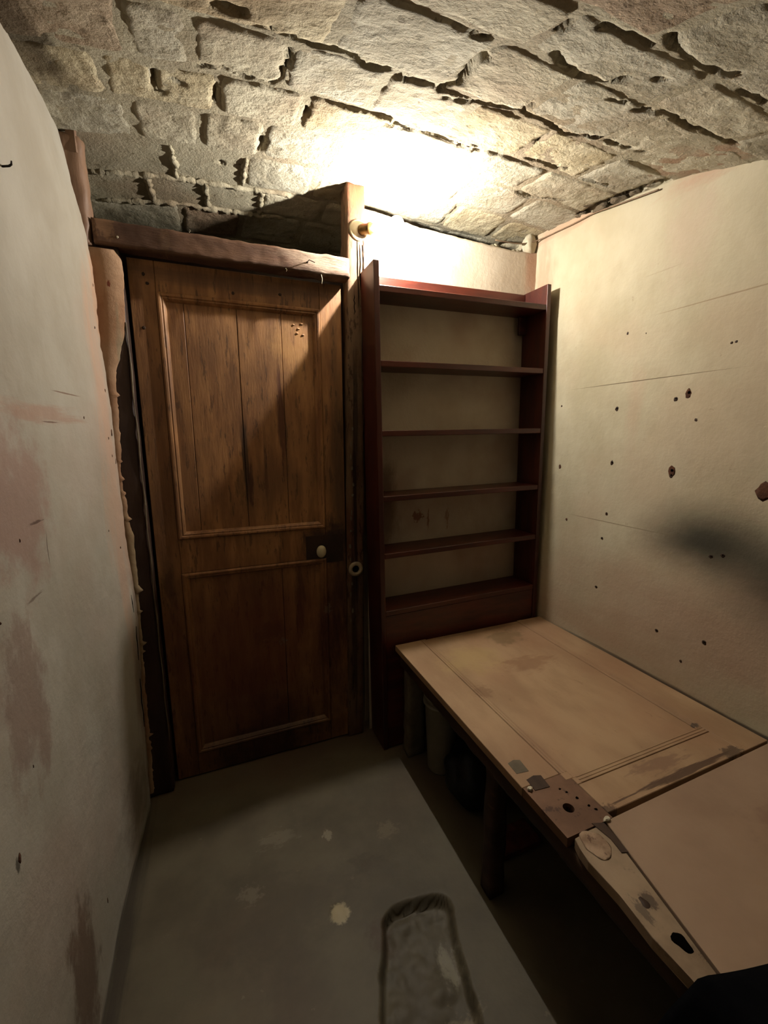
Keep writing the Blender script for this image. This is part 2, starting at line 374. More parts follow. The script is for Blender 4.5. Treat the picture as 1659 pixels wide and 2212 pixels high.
m_black = mat('black_cloth', (14, 14, 16), (8, 8, 10), 20, rough=1, bump=.3, spec=.05)
m_bag = mat('black_bin_bag', (20, 22, 20), (12, 14, 13), 20, rough=.5, bump=.5, spec=.3)
m_wire = mat('old_cream_cable', (150, 124, 96), (120, 98, 76), 30, rough=.6, bump=0)
m_tile = mat('red_clay', (110, 52, 36), (84, 40, 30), 20, rough=.8, bump=.4)
m_glass = bpy.data.materials.new('glowing_bulb_glass'); m_glass.use_nodes = True
_n = m_glass.node_tree.nodes; _n.clear()
_t = _n.new('ShaderNodeBsdfTransparent'); _g = _n.new('ShaderNodeBsdfGlossy'); _g.inputs['Roughness'].default_value = .05
_em = _n.new('ShaderNodeEmission'); _em.inputs[0].default_value = (1, .96, .88, 1); _em.inputs[1].default_value = 14; _ad = _n.new('ShaderNodeAddShader')
_f = _n.new('ShaderNodeMixShader'); _f.inputs[0].default_value = .06; _o = _n.new('ShaderNodeOutputMaterial')
for _a, _b in ((_t.outputs[0], _f.inputs[1]), (_g.outputs[0], _f.inputs[2]), (_f.outputs[0], _ad.inputs[0]), (_em.outputs[0], _ad.inputs[1]), (_ad.outputs[0], _o.inputs[0])): m_glass.node_tree.links.new(_a, _b)
m_glow = bpy.data.materials.new('glowing_filament'); m_glow.use_nodes = True
_n = m_glow.node_tree.nodes; _n.clear()
_e = _n.new('ShaderNodeEmission'); _o = _n.new('ShaderNodeOutputMaterial')
_e.inputs[0].default_value = (1.0, .955, .88, 1); _e.inputs[1].default_value = BULB_POWER*25
m_glow.node_tree.links.new(_e.outputs[0], _o.inputs[0])

# ---------------------------------------------------------------- floor (with the broken-out pit)
def floor_z(x, y):
    px, py = x+.016*fbm(x*9, y*9, 3), y+.016*fbm(x*9, y*9, 5)
    # pit: rounded quadrilateral leaning with the room
    lx = np.interp(py, [.55, .70, .86, 1.04], [.25, .285, .335, .42]); rx = np.interp(py, [.55, .70, .86, .96], [.50, .548, .592, .625])
    top = 1.05-.16*(px-.42)
    d = np.minimum(np.minimum(px-lx, rx-px), np.minimum(top-py, py-.50))
    cr = .05
    a = np.minimum(np.minimum(px-lx, rx-px), cr); b = np.minimum(top-py, cr)
    d = np.where((a < cr) & (b < cr), cr-np.sqrt((cr-a)**2+(cr-b)**2), d)
    s = np.clip((d+.002)/.012, 0, 1); s = s*s*(3-2*s)
    z = -s*((.046)+.014*fbm(x*16, y*16, 8))+.0028*fbm(x*3, y*3, 1)+.0009*fbm(x*22, y*22, 2)
    # the light lump of mortar left on the screed
    q = np.hypot((x-.28)/.03, (y-1.08)/.028)+.6*fbm(x*30, y*30, 4); z = z+np.clip(1-q, 0, 1)*.008
    return z
A = np.concatenate([np.arange(-.5, .2, .03), np.arange(.2, .76, .007), np.arange(.76, 1.75, .04)])
B = np.concatenate([np.arange(-1.4, .5, .06), np.arange(.5, 1.25, .007), np.arange(1.25, 3.2, .03)])
V, Fq = grid(A, B, lambda a, b: (a, b, floor_z(a, b)))
floor = gobj('floor', V, Fq, m_floor, kind='structure', label='worn grey-brown concrete floor with a broken-out pit')

# ---------------------------------------------------------------- ceiling: mortar bed and every brick
CR = [(0.006, [(0.135, 1.146), (0.195, 1.143), (0.238, 1.15), (0.273, 1.164)]), (0.01, [(0.262, 1.162), (0.307, 1.163), (0.354, 1.148), (0.392, 1.158), (0.431, 1.181), (0.488, 1.164)]), (0.006, [(0.039, 1.367), (0.083, 1.353), (0.154, 1.373), (0.221, 1.371), (0.242, 1.346), (0.249, 1.276), (0.243, 1.206)]), (0.004, [(0.534, 1.18), (0.611, 1.17)]), (0.015, [(0.642, 1.176), (0.666, 1.12), (0.662, 1.058), (0.656, 0.99)]), (0.009, [(0.67, 1.199), (0.802, 1.167), (0.879, 1.142), (0.916, 1.147), (1.003, 1.148), (1.069, 1.169), (1.175, 1.117)]), (0.014, [(0.888, 1.143), (0.893, 1.1)]), (0.006, [(1.054, 1.277), (1.043, 1.201)]), (0.008, [(1.099, 1.365), (1.176, 1.358), (1.225, 1.365), (1.276, 1.339)]), (0.006, [(1.239, 1.586), (1.318, 1.595), (1.45, 1.536)]), (0.013, [(0.782, 0.888), (0.821, 0.912), (0.893, 0.919), (0.943, 0.896), (0.956, 0.855)]), (0.007, [(0.717, 0.81), (0.713, 0.768)]), (0.008, [(0.771, 0.754), (0.799, 0.745), (0.9, 0.741)]), (0.014, [(0.891, 0.69), (0.923, 0.712), (0.992, 0.716), (1.06, 0.715), (1.094, 0.693)]), (0.009, [(1.162, 0.912), (1.211, 0.908), (1.279, 0.916), (1.352, 0.899), (1.444, 0.897)]), (0.006, [(1.201, 1.123), (1.342, 1.105)]), (0.01, [(1.182, 0.724), (1.266, 0.721)]), (0.008, [(0.565, 1.427), (0.623, 1.413), (0.689, 1.413), (0.794, 1.416), (0.94, 1.415)]), (0.006, [(0.08, 1.437), (0.078, 1.567)]), (0.02, [(0.081, 1.11), (0.123, 1.113)]), (0.012, [(-0.078, 1.434), (-0.081, 1.515), (-0.06, 1.519)]), (0.008, [(-0.031, 1.445), (-0.015, 1.46)]), (0.006, [(0.5, 0.921), (0.556, 0.921), (0.619, 0.927)]), (0.012, [(1.027, 0.948), (1.056, 0.938)]), (0.013, [(1.104, 0.941), (1.132, 0.936)]), (0.012, [(0.24, 1.684), (0.233, 1.76)]), (0.01, [(0.103, 1.876), (0.108, 1.881)]), (0.006, [(0.335, 1.452), (0.344, 1.529)]), (0.006, [(1.366, 1.36), (1.399, 1.358), (1.488, 1.332)]), (0.006, [(0.988, 0.819), (1.025, 0.812)]), (0.012, [(0.776, 0.886), (0.788, 0.893)]),
      (.045, [(1.575, 1.20), (1.585, 1.36), (1.60, 1.58)]), (.03, [(1.50, 2.02), (1.58, 1.98)])]
def carve(x, y):
    wx, wy = x+.012*fbm(x*26, y*26, 11), y+.012*fbm(x*26, y*26, 12)
    out = np.zeros_like(x)
    for wd, P in CR:
        d = np.full_like(x, 9.)
        for (ax, ay), (bx, by) in zip(P, P[1:]):
            vx, vy = bx-ax, by-ay; t = np.clip(((wx-ax)*vx+(wy-ay)*vy)/(vx*vx+vy*vy), 0, 1)
            d = np.minimum(d, np.hypot(wx-ax-t*vx, wy-ay-t*vy))
        hw = wd*.46+.0010
        s = np.clip((hw*1.35-d)/(hw*.8), 0, 1); s = s*s*(3-2*s)
        out = np.maximum(out, s*min(.05, .016+wd*1.6))
    return out
def bed(x, y):
    return vault(x, y)+.003*fbm(x*7, y*7, 21)+.0022*fbm(x*30, y*30, 22, 4)
A = np.arange(-.55, 1.80, .0085); B = np.concatenate([np.arange(-1.4, .5, .08), np.arange(.5, 2.7, .0085), np.arange(2.7, 3.25, .03)])
V, Fq = grid(A, B, lambda a, b: (a, b, bed(a, b)+carve(a, b)-.0002))
ceiling = gobj('ceiling', V, Fq, m_mortar, flip=True, kind='structure', label='rough limewashed vaulted brick ceiling')
EDGES = [.30, .52, .735, .912, 1.165, 1.385, 1.585, 1.80, 2.02, 2.20, 2.42, 2.64]
JOINTS = [[.1, .5, .85, 1.2], [.20, .55, .88, 1.28], [.02, .36, .71, 1.10, 1.42], [-.05, .33, .65, .895, 1.19], [-.12, .02, .25, .50, .77, 1.05, 1.33],
          [-.20, .085, .335, .62, .93, 1.22], [-.16, .04, .24, .48, .76, 1.05, 1.34], [-.05, .19, .46, .78, 1.10, 1.38],
          [-.16, .05, .27, .55, .86, 1.17, 1.44], [-.05, .2, .48, .8, 1.1, 1.4], [-.18, .08, .36, .66, .96, 1.28]]
rs = random.Random(3)
for r, js in enumerate(JOINTS):
    y0, y1 = EDGES[r], EDGES[r+1]
    xs = [-.42]+js+[1.62]
    for q, (x0, x1) in enumerate(zip(xs, xs[1:])):
        gx, gy = rs.uniform(.003, .009), rs.uniform(.003, .007)
        if x1-x0 < .06: continue
        ax0, ax1, ay0, ay1 = x0+gx, x1-gx, y0+gy, y1-gy
        na, nb = max(8, int((ax1-ax0)/.011)), max(8, int((ay1-ay0)/.011))
        sd = r*31+q; tx, ty, pr = rs.uniform(-.018, .018), rs.uniform(-.025, .025), rs.uniform(.0015, .0060)
        if r in (7, 8) and x1 < .4: pr = -.012            # bricks set back behind their ridged mortar
        def fn(a, b):
            cx, cy = (ax0+ax1)/2, (ay0+ay1)/2; hx, hy = (ax1-ax0)/2, (ay1-ay0)/2
            X = a+.009*fbm(a*0+b*11, b*0+sd, 33)+.004*fbm(a*30, b*30, 34); Y = b+.007*fbm(a*9, a*0+sd, 35)+.004*fbm(a*30, b*30, 36)
            e = np.minimum(np.minimum(a-ax0, ax1-a), np.minimum(b-ay0, ay1-b)); 
            ca = np.minimum(a-ax0, ax1-a); cb = np.minimum(b-ay0, ay1-b); cr = .03
            cc = np.where((ca < cr) & (cb < cr), cr-np.hypot(cr-ca, cr-cb), e)
            s = np.clip((np.minimum(e, cc)+.001)/.012, 0, 1); s = 1-(1-s)**2
            prof = -(pr+.006)*s+.006
            z = vault(X, Y)+prof+((a-cx)*tx+(b-cy)*ty)*s*.6+(.004*fbm(X*6, Y*6, 40)+.0055*fbm(X*32, Y*32, 41+sd*.01, 5))*s
            return X, Y, z+carve(X, Y)*1.1
        V, Fq = grid(np.linspace(ax0, ax1, na), np.linspace(ay0, ay1, nb), fn)
        mi = rs.choice([0, 0, 1, 2, 3]) if r < 3 or x1 < .3 else rs.choice([0, 0, 1, 1, 2])
        gobj('brick', V, Fq, m_stone[mi], flip=True, parent=ceiling)
# ridges of squeezed-out mortar between the set-back bricks over the door
for k, (P, wd) in enumerate([([(-.34, 2.02), (-.1, 2.01), (.19, 2.03), (.40, 2.02)], .02), ([(-.34, 2.20), (-.1, 2.19), (.2, 2.21), (.40, 2.2)], .022),
                             ([(-.06, 1.81), (-.05, 2.02)], .016), ([(.19, 1.82), (.19, 2.02)], .016), ([(-.16, 2.02), (-.15, 2.2)], .018), ([(.05, 2.02), (.06, 2.2)], .018), ([(.27, 2.02), (.28, 2.2)], .018)]):
    pts = []
    for (ax, ay), (bx, by) in zip(P, P[1:]):
        nn = max(2, int(math.hypot(bx-ax, by-ay)/.012))
        pts += [(ax+(bx-ax)*i/nn, ay+(by-ay)*i/nn) for i in range(nn)]
    R = [wd*(.45+.9*rs.random()) for _ in pts]
    pp = [(x+rs.uniform(-.005, .005), y+rs.uniform(-.005, .005), float(vault(np.float64(x), np.float64(y)))-.002) for x, y in pts]
    obj('mortar_ridge', tube(pp, [t*.6 for t in R], 7), m_mortar, ceiling, smooth=True)

# ---------------------------------------------------------------- left wall
EZ = [0, .1, .48, .82, 1.15, 1.31, 1.61, 1.80, 2.035, 2.15, 2.28, 2.43, 2.6]
EX = [-.335, -.331, -.322, -.307, -.319, -.319, -.321, -.328, -.326, -.330, -.352, -.373, -.40]
def left_x(y, z):
    e = np.interp(z, EZ, EX); t = np.clip((y-1.25)/.55, 0, 1); t = t*t*(3-2*t)
    return -.366*(1-t)+e*t+.004*fbm(y*3, z*3, 50)+.0012*fbm(y*20, z*20, 51)
A = np.concatenate([np.arange(-1.4, .6, .1), np.arange(.6, 1.77, .02), [1.775, 1.785, 1.792, 1.797, 1.799]])
B = np.linspace(0, 1, 260)
def fl(a, b):
    ztop = vault(np.full_like(a, -.37), a)+.03; z = -.02+(ztop+.02)*b
    x = left_x(a, z)+np.where(a > 1.78, -((a-1.78)/.019)**2*.012, 0)
    ed = np.clip((a-1.66)/.13, 0, 1)
    x = x+ed*(.0035*fbm(a*40, z*16, 53)-.006*np.clip(vnoise(z*26, a*30, 54)-.78, 0, 1)*4*(z > .3))
    return x, a+.006*fbm(z*22, z*0, 52)*(a > 1.7), z
V, Fq = grid(A, B, fl)
# return face and back so that the wall is a slab
nb = len(B); last = V[-nb:].copy(); ret = last.copy(); ret[:, 0] = -.50
first = V[:nb].copy(); first[:, 0] = -.50
n0 = len(V); V = np.vstack([V, ret, first]); k = np.arange(nb-1)
F2 = np.stack([n0-nb+k, n0+k, n0+k+1, n0-nb+k+1], 1); F3 = np.stack([n0+nb+k, n0+k, n0+k+1, n0+nb+k+1], 1)
wall_left = gobj('wall_left', V, np.vstack([Fq, F2, F3]), m_wall_left, kind='structure', label='stained grey-white plaster wall on the left')
# torn plaster lapping over the jamb
rz = [.03, .48, .82, 1.13, 1.31, 1.51, 1.736, 1.80, 1.831, 1.90, 1.986, 2.104, 2.135]; rx = [-.325, -.312, -.302, -.296, -.313, -.306, -.293, -.272, -.264, -.252, -.242, -.242, -.262]
zs = np.arange(.03, 2.135, .006); left = np.interp(zs, EZ, EX)-.012
right = np.maximum(np.interp(zs, rz, rx)+.006*fbm(zs*22, zs*0, 60)+np.clip(vnoise(zs*60, zs*0, 61)-.72, 0, 1)*.06*(zs < 1.7), left+.006)
vs = []; fs = []
for i, z in enumerate(zs):
    l, r_ = float(left[i]), float(right[i])
    for x, y in ((l, 1.8), (l, 1.796), ((l+r_)/2, 1.7955), (r_-.002, 1.797), (r_, 1.8025)): vs.append((x, y, float(z)))
for i in range(len(zs)-1):
    for j in range(4): fs.append((i*5+j, i*5+j+1, i*5+j+6, i*5+j+5))
obj('torn_plaster_edge', (vs, [], fs), m_smear, wall_left, smooth=True)
for k, P in enumerate([[(1.727, .93), (1.724, .90), (1.73, .86)], [(1.74, .80), (1.737, .76), (1.742, .72), (1.745, .66)], [(1.75, .58), (1.757, .53), (1.755, .48), (1.765, .42), (1.77, .36)]]):
    pts = [(float(left_x(np.float64(y), np.float64(z)))+.0005, y, z) for y, z in P]
    obj('crack', tube(pts, [.0008]+[.0022]*(len(P)-2)+[.0008], 5), m_hole, wall_left)
n_ = obj('nail', tube([(-.366, 1.225, 2.062), (-.352, 1.218, 2.062), (-.346, 1.212, 2.063), (-.344, 1.208, 2.068)], [.0022, .0022, .002, .0012], 8), m_iron, None, smooth=True,
    label='bent rusty nail high on the left plaster wall', category='nail')
for y, z, r_ in [(1.23, .19, .008), (.83, .765, .010), (1.03, 1.30, .004), (1.75, 1.52, .012), (1.76, 1.42, .010), (1.70, 1.50, .004), (1.72, 1.44, .005), (1.74, 1.66, .006), (1.73, 1.86, .004), (1.69, 1.12, .004), (1.60, 1.20, .004), (1.76, 2.0, .005), (1.52, 1.56, .004), (.93, .87, .003), (.9, 1.18, .003)]:
    x = float(left_x(np.float64(y), np.float64(z)))
    obj('plaster_chip', rock((x, y, z), (.0015, r_*.5, r_), int(z*100), 2, .3), m_pit, wall_left, smooth=True)

# ---------------------------------------------------------------- right wall (top stops short of the vault)
TY = [-1.4, .80, .889, .962, 1.074, 1.152, 1.174, 1.272, 1.456, 1.552, 1.629, 1.853, 1.95, 3.2]
TZ = [1.95, 2.36, 2.39, 2.40, 2.425, 2.44, 2.398, 2.412, 2.432, 2.455, 2.475, 2.55, 2.56, 2.40]
A = np.concatenate([np.arange(-1.4, .5, .1), np.arange(.5, 2.0, .0125), np.arange(2.0, 3.3, .1)])
B = np.concatenate([np.linspace(0, .97, 120), [.98, .988, .994, .998, 1.0]])
def fr(a, b):
    zt = np.interp(a, TY, TZ)+.004*fbm(a*25, a*0, 70)
    z = -.02+(zt+.02)*b
    x = 1.586+.003*fbm(a*3, z*3, 71)+.0011*fbm(a*18, z*18, 72)
    # torn, crumbled lip at the top
    lip = np.clip((z-(zt-.03))/.03, 0, 1)
    x = x+.007*lip*np.abs(fbm(a*16, z*16, 73))
    # chipped corner beside the partition
    x = x+np.clip((a-1.80)/.06, 0, 1)*np.clip((z-1.9)/.3, 0, 1)*.008*fbm(a*30, z*14, 74)
    return x, a, z
V, Fq = grid(A, B, fr)
nb = len(B); na = len(A); tp = V[nb-1::nb].copy(); tp[:, 0] = 1.74; n0 = len(V); V = np.vstack([V, tp]); k = np.arange(na-1)
F2 = np.stack([k*nb+nb-1, (k+1)*nb+nb-1, n0+k+1, n0+k], 1)
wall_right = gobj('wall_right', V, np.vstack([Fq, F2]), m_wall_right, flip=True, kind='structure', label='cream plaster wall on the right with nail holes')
for i, (y, z, r_) in enumerate([(1.033, 1.649, .0105), (1.076, 1.633, .006), (1.32, 1.613, .0065), (0.997, 1.556, .0045), (1.319, 1.388, .0065), (1.062, 1.371, .0105), (1.062, 1.355, .006), (1.612, 1.354, .007), (1.627, 1.645, .0035), (1.302, 1.908, .004), (1.324, 1.166, .005), (1.547, 1.101, .005), (1.336, 1.053, .005), (1.345, 0.823, .005), (1.049, 0.742, .005), (0.877, 0.773, .006), (0.946, 0.665, .004), (0.892, 1.087, .005), (0.857, 1.1, .005), (0.768, 1.329, .019), (1.221, 1.891, .002), (0.916, 1.797, .003), (0.903, 1.798, .003)]):
    xx = 1.586+.003*float(fbm(np.float64(y*3), np.float64(z*3), 71))
    el = 1.7 if i in (5,) else 1.1
    obj('nail_hole', rock((xx, y, z), (.0014, r_*1.3, r_*1.3*el), i, 2, .25), m_pit if i in (0, 5, 7, 11, 19) else m_edge, wall_right, smooth=True)
    if r_ > .0045 and i not in (7, 11, 19): obj('nail_hole', rock((xx-.0012, y-r_*.2, z+r_*.3), (.0009, r_*.55, r_*.5), i+50, 2, .25), m_hole, wall_right, smooth=True)
# rubble left in the gap over the wall
for i, (y, z, s) in enumerate([(1.60, 2.468, (.03, .022, .012)), (1.50, 2.447, (.03, .045, .014)), (1.40, 2.44, (.035, .03, .012)), (1.33, 2.432, (.03, .02, .010)), (1.25, 2.425, (.03, .03, .009)), (1.70, 2.50, (.02, .03, .014))]):
    obj('rubble_chunk', rock((1.605, y, z), s, 80+i, 3, .3), m_mortar, wall_right, smooth=True)

# ---------------------------------------------------------------- hidden back wall, far wall, space behind the partition
obj('wall_back', nbox(-.5, 1.75, -1.5, -1.4, -.02, 2.3, bev=0), m_wall_left, kind='structure', label='plaster wall behind the viewer')
obj('wall_far', nbox(-1.2, 2.2, 3.2, 3.3, -.02, 2.7, bev=0), m_mortar, kind='structure', label='dark stone wall beyond the partition')
obj('wall_side', nbox(-.60, -.45, 1.92, 3.2, -.02, 2.7, bev=0), m_mortar, kind='structure', label='dark side wall beyond the partition')

# ---------------------------------------------------------------- partition plaster to the right of the post
A = np.arange(.665, 1.5901, .0125); B = np.concatenate([np.linspace(0, .98, 90), [.99, .996, 1]])
def fp(a, b):
    zt = np.interp(a, [.66, .80, .924, 1.152, 1.472, 1.50, 1.60], [2.45, 2.436, 2.42, 2.408, 2.396, 2.40, 2.41])+.004*fbm(a*30, a*0, 90)
    z = -.01+(zt+.01)*b
    return a, 1.862+.003*fbm(a*3, z*3, 91)+.001*fbm(a*20, z*20, 92), z
V, Fq = grid(A, B, fp)
nb = len(B); na = len(A); tp = V[nb-1::nb].copy(); tp[:, 1] = 1.93; bt = V[::nb].copy(); bt[:, 1] = 1.93
n0 = len(V); V = np.vstack([V, tp, bt]); k = np.arange(na-1)
F2 = np.stack([k*nb+nb-1, (k+1)*nb+nb-1, n0+k+1, n0+k], 1); F3 = np.stack([n0+k, n0+k+1, n0+na+k+1, n0+na+k], 1)
wall_front = gobj('wall_front', V, np.vstack([Fq, F2, F3]), m_partition, kind='structure', label='pale plaster partition wall behind the bookcase')
obj('plaster_lump', rock((1.545, 1.875, 2.445), (.038, .03, .048), 5, 3, .18), m_chip, wall_front, smooth=True)
obj('plaster_lump', rock((1.335, 1.88, 2.402), (.010, .012, .009), 6, 2, .2), m_chip, wall_front, smooth=True)
for i in range(7):
    obj('rubble_chunk', rock((1.30+.033*i+rs.uniform(-.01, .01), 1.915, 2.41+rs.uniform(-.004, .012)), (rs.uniform(.012, .03), .02, rs.uniform(.010, .02)), 120+i, 2, .3), m_mortar, wall_front, smooth=True)

# ---------------------------------------------------------------- door frame: lintel, jambs, post
lint = obj('trim_1', roughbox(-.318, .576, 1.789, 1.865, 2.142, 2.220, (110, 5, 8), .0022, 3, 30, .0028), m_lintel, kind='structure', label='rough dark timber lintel above the door', smooth=True)
for i, (x, z) in enumerate([(-.245, 2.168), (.40, 2.178)]):
    obj('nail_head', rock((x, 1.788, z), (.004, .003, .004), i, 2, .2), m_chip if i == 0 else m_iron, lint, smooth=True)
obj('nail', tube([(.40, 1.79, 2.18), (.404, 1.772, 2.182), (.415, 1.766, 2.176), (.425, 1.764, 2.172)], .0016, 6), m_iron, lint)
for i, (x, z0, dz) in enumerate([(.315, 2.146, .012), (.455, 2.142, .035), (-.02, 2.22, -.008)]):
    obj('splinter', tube([(x, 1.791, z0), (x+.004, 1.789, z0-dz*.5), (x+.001, 1.788, z0-dz)], [.0014, .001, .0004], 5), m_chip, lint)
jamb = obj('trim_2', roughbox(-.372, -.247, 1.803, 1.90, 0, 2.145, (8, 4, 120), .0025, 5, 14, .005), m_jamb, kind='structure', label='dark brown door jamb against the left wall', smooth=True)
# pale bead on the jamb edge beside the gap, a highlight painted in
obj('edge_highlight', tube([(-.2475+.0015*math.sin(i*1.3), 1.8025, .25+i*.05) for i in range(34)], [.0016+.0022*abs(math.sin(i*.7))*(.4 if i < 8 else 1) for i in range(34)], 6), m_jamb_bead, jamb, smooth=True)
uj = obj('trim_3', roughbox(-.395, -.318, 1.785, 1.86, 2.13, 2.46, (5, 3, 26), .006, 8, 24, .008), m_upper_jamb, kind='structure', label='dusty brown jamb stub rising to the ceiling', smooth=True)
obj('splinter', prism([(-.36, 1.788), (-.335, 1.784), (-.33, 1.79), (-.35, 1.80)], 2.40, 2.475), m_upper_jamb, uj)
post = obj('trim_4', roughbox(.583, .667, 1.845, 1.94, -.005, 2.535, (8, 5, 150), .0035, 14, 16, .006), m_post, kind='structure', label='peeling timber post between door and bookcase', smooth=True)
for v in post.data.vertices: v.co.x += (v.co.z-2.53)*.0145
for k, (x0, z0, z1) in enumerate([(.628, 2.32, 2.05), (.640, 2.30, 2.12), (.655, 2.33, 2.10), (.612, 2.10, 2.02)]):
    pts = [(x0+rs.uniform(-.003, .003)-(2.3-z0)*.01, 1.8435, z0+(z1-z0)*i/7) for i in range(8)]
    obj('crack', tube(pts, [.0006]+[.0017]*6+[.0006], 5), m_hole, post)
for k in range(16):
    z = 1.55-k*.062+rs.uniform(-.02, .02)
    obj('paint_flake', rock((.602+(z-2.53)*.0145+rs.uniform(-.008, .008), 1.843, z), (.003+.003*rs.random(), .0012, .008+.008*rs.random()), 200+k, 1, .3), m_grey, post)

# ---------------------------------------------------------------- the door
door = thing('door_1', (.15, 1.865, 0), kind='structure', label='old brown panelled pine door with white oval knob')
DX0, DX1, DY = -.236, .556, 1.862
def dbox(name, x0, x1, z0, z1, y0=DY, y1=DY+.034, bev=.002, m=None):
    return obj(name, nbox(x0, x1, y0, y1, z0, z1, bev=bev), m or m_door, door)
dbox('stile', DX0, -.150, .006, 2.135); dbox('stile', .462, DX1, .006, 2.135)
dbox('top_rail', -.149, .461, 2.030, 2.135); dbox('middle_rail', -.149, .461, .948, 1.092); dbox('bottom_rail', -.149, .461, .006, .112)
def frame(x0, x1, z0, z1):
    """mitred moulding round a panel, one mesh per side"""
    prof = [(0, .0), (.0, -.005), (.006, -.009), (.012, -.008), (.016, -.003), (.020, -.004), (.026, .003), (.030, .010), (.030, .018)]
    cs = [((x0, z0), (x1, z0), (0, 1)), ((x1, z0), (x1, z1), (-1, 0)), ((x1, z1), (x0, z1), (0, -1)), ((x0, z1), (x0, z0), (1, 0))]
    for (ax, az), (bx, bz), nrm in cs:
        tx, tz = (bx-ax), (bz-az); ln = math.hypot(tx, tz); tx /= ln; tz /= ln
        bm = bmesh.new(); P = []; Q = []
        for d, y in prof:
            P.append(bm.verts.new((ax+nrm[0]*d+tx*d, DY+y, az+nrm[1]*d+tz*d))); Q.append(bm.verts.new((bx+nrm[0]*d-tx*d, DY+y, bz+nrm[1]*d-tz*d)))
        for i in range(len(prof)-1): bm.faces.new((P[i], P[i+1], Q[i+1], Q[i]))
        bm.faces.new(P); bm.faces.new(Q[::-1]); bm.faces.new((P[-1], P[0], Q[0], Q[-1]))
        obj('moulding', bm, m_door, door)
frame(-.149, .461, 1.092, 2.030); frame(-.149, .461, .112, .948)
def boards(xs, z0, z1, seed):
    for i, (a, b) in enumerate(zip(xs, xs[1:])):
        obj('panel_board', nbox(a+.0008, b-.0008, DY+.0105+.001*((i+seed) % 2), DY+.026, z0, z1, bev=.0018), m_door, door)
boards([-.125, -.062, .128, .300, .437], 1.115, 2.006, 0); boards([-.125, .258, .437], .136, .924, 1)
obj('panel_backing', nbox(-.125, .437, DY+.027, DY+.033, .12, 2.02, bev=0), m_dark, door)
kn = obj('knob', lathe((.430, DY, .991), (0, -1, 0), [(.0, .0), (.011, 0), (.010, .018), (.014, .024), (.021, .030), (.0225, .037), (.019, .045), (.010, .050), (0, .0515)], 24), m_white, door, smooth=True); kn['label'] = 'white oval porcelain knob'
for v in kn.data.vertices: v.co.z = (v.co.z-.991)*1.28+.991
lp = prism([(.368, 1.862), (.542, 1.862), (.542, 1.8605), (.368, 1.8605)], .925, 1.058)
obj('lock_plate', lp, mat('grimy_lock_cover', (66, 46, 32), (44, 32, 24), 9, rough=.6, bump=.4), door)
for i, (x, z) in enumerate([(-.185, 2.085), (-.175, 2.055), (.12, 2.055), (.30, 2.07), (-.2, 1.9)]):
    obj('screw', rock((x, DY-.0005, z), (.006, .0015, .006), i, 2, .2), m_edge, door, smooth=True)
for i, (x, z) in enumerate([(.352, 1.962), (.372, 1.948), (.366, 1.930), (.390, 1.925), (.384, 1.968)]):
    obj('paint_blister', rock((x, DY+.010, z), (.006, .0018, .0035), i+9, 2, .3), m_door, door, smooth=True)
dfl = obj('door_backing', nbox(-.5, .60, 1.905, 1.915, 0, 2.16, bev=0), m_dark, door)

# ring on the post
rg = thing('ceramic_ring', (.575, 1.845, .884), 'yellowed ceramic ring with dark centre on the post beside the door', 'ring')
obj('ring', lathe((.597, 1.846, .884), (0, -1, 0), [(.034, 0), (.036, .004), (.034, .010), (.027, .014), (.020, .013), (.017, .007), (.0165, .001)], 28), m_ring, rg, smooth=True)
obj('centre_screw', lathe((.597, 1.846, .884), (0, -1, 0), [(.017, .0), (.0165, .003), (.009, .005), (.006, .009), (0, .010)], 18), m_hole, rg, smooth=True)

# ---------------------------------------------------------------- the bulb and its holder on the post
lamp = thing('bulb_lamp', (.635, 1.845, 2.355), 'glaring bare bulb in a small holder near the top of the post', 'lamp')
ax = (BULB-Vector((.635, 1.843, 2.352))).normalized(); o0 = Vector((.635, 1.843, 2.352))
obj('back_plate', lathe((.632, 1.846, 2.352), (0, -1, 0), [(0, 0), (.040, 0), (.041, .005), (.036, .011), (.02, .014), (0, .015)], 28), m_ring, lamp, smooth=True)
obj('socket', lathe(o0, ax, [(.010, 0), (.019, .006), (.021, .02), (.021, .05), (.0235, .052), (.0235, .060), (.019, .062), (.017, .07), (0, .07)], 24), m_brass, lamp, smooth=True)
L_ = (BULB-o0).length
bulb = obj('bulb', lathe(o0, ax, [(0, .066), (.013, .068), (.014, .085)]+[(.030*math.sin(t), L_-.030*math.cos(t)) for t in [math.radians(d) for d in (32, 45, 60, 75, 90, 105, 120, 135, 150, 165, 180)]], 28), m_glass, lamp, smooth=True)
obj('filament', lathe(BULB, ax, [(.0062*math.sin(math.radians(d)), -.0062*math.cos(math.radians(d))) for d in range(0, 181, 20)], 14), m_glow, bulb, smooth=True)
obj('filament_stem', lathe(o0+ax*.066, ax, [(.006, 0), (.004, .03), (.0015, .05), (.001, L_-.066-.007)], 10), m_brass, bulb, smooth=True)
bulb['label'] = 'glowing frosted round bulb'

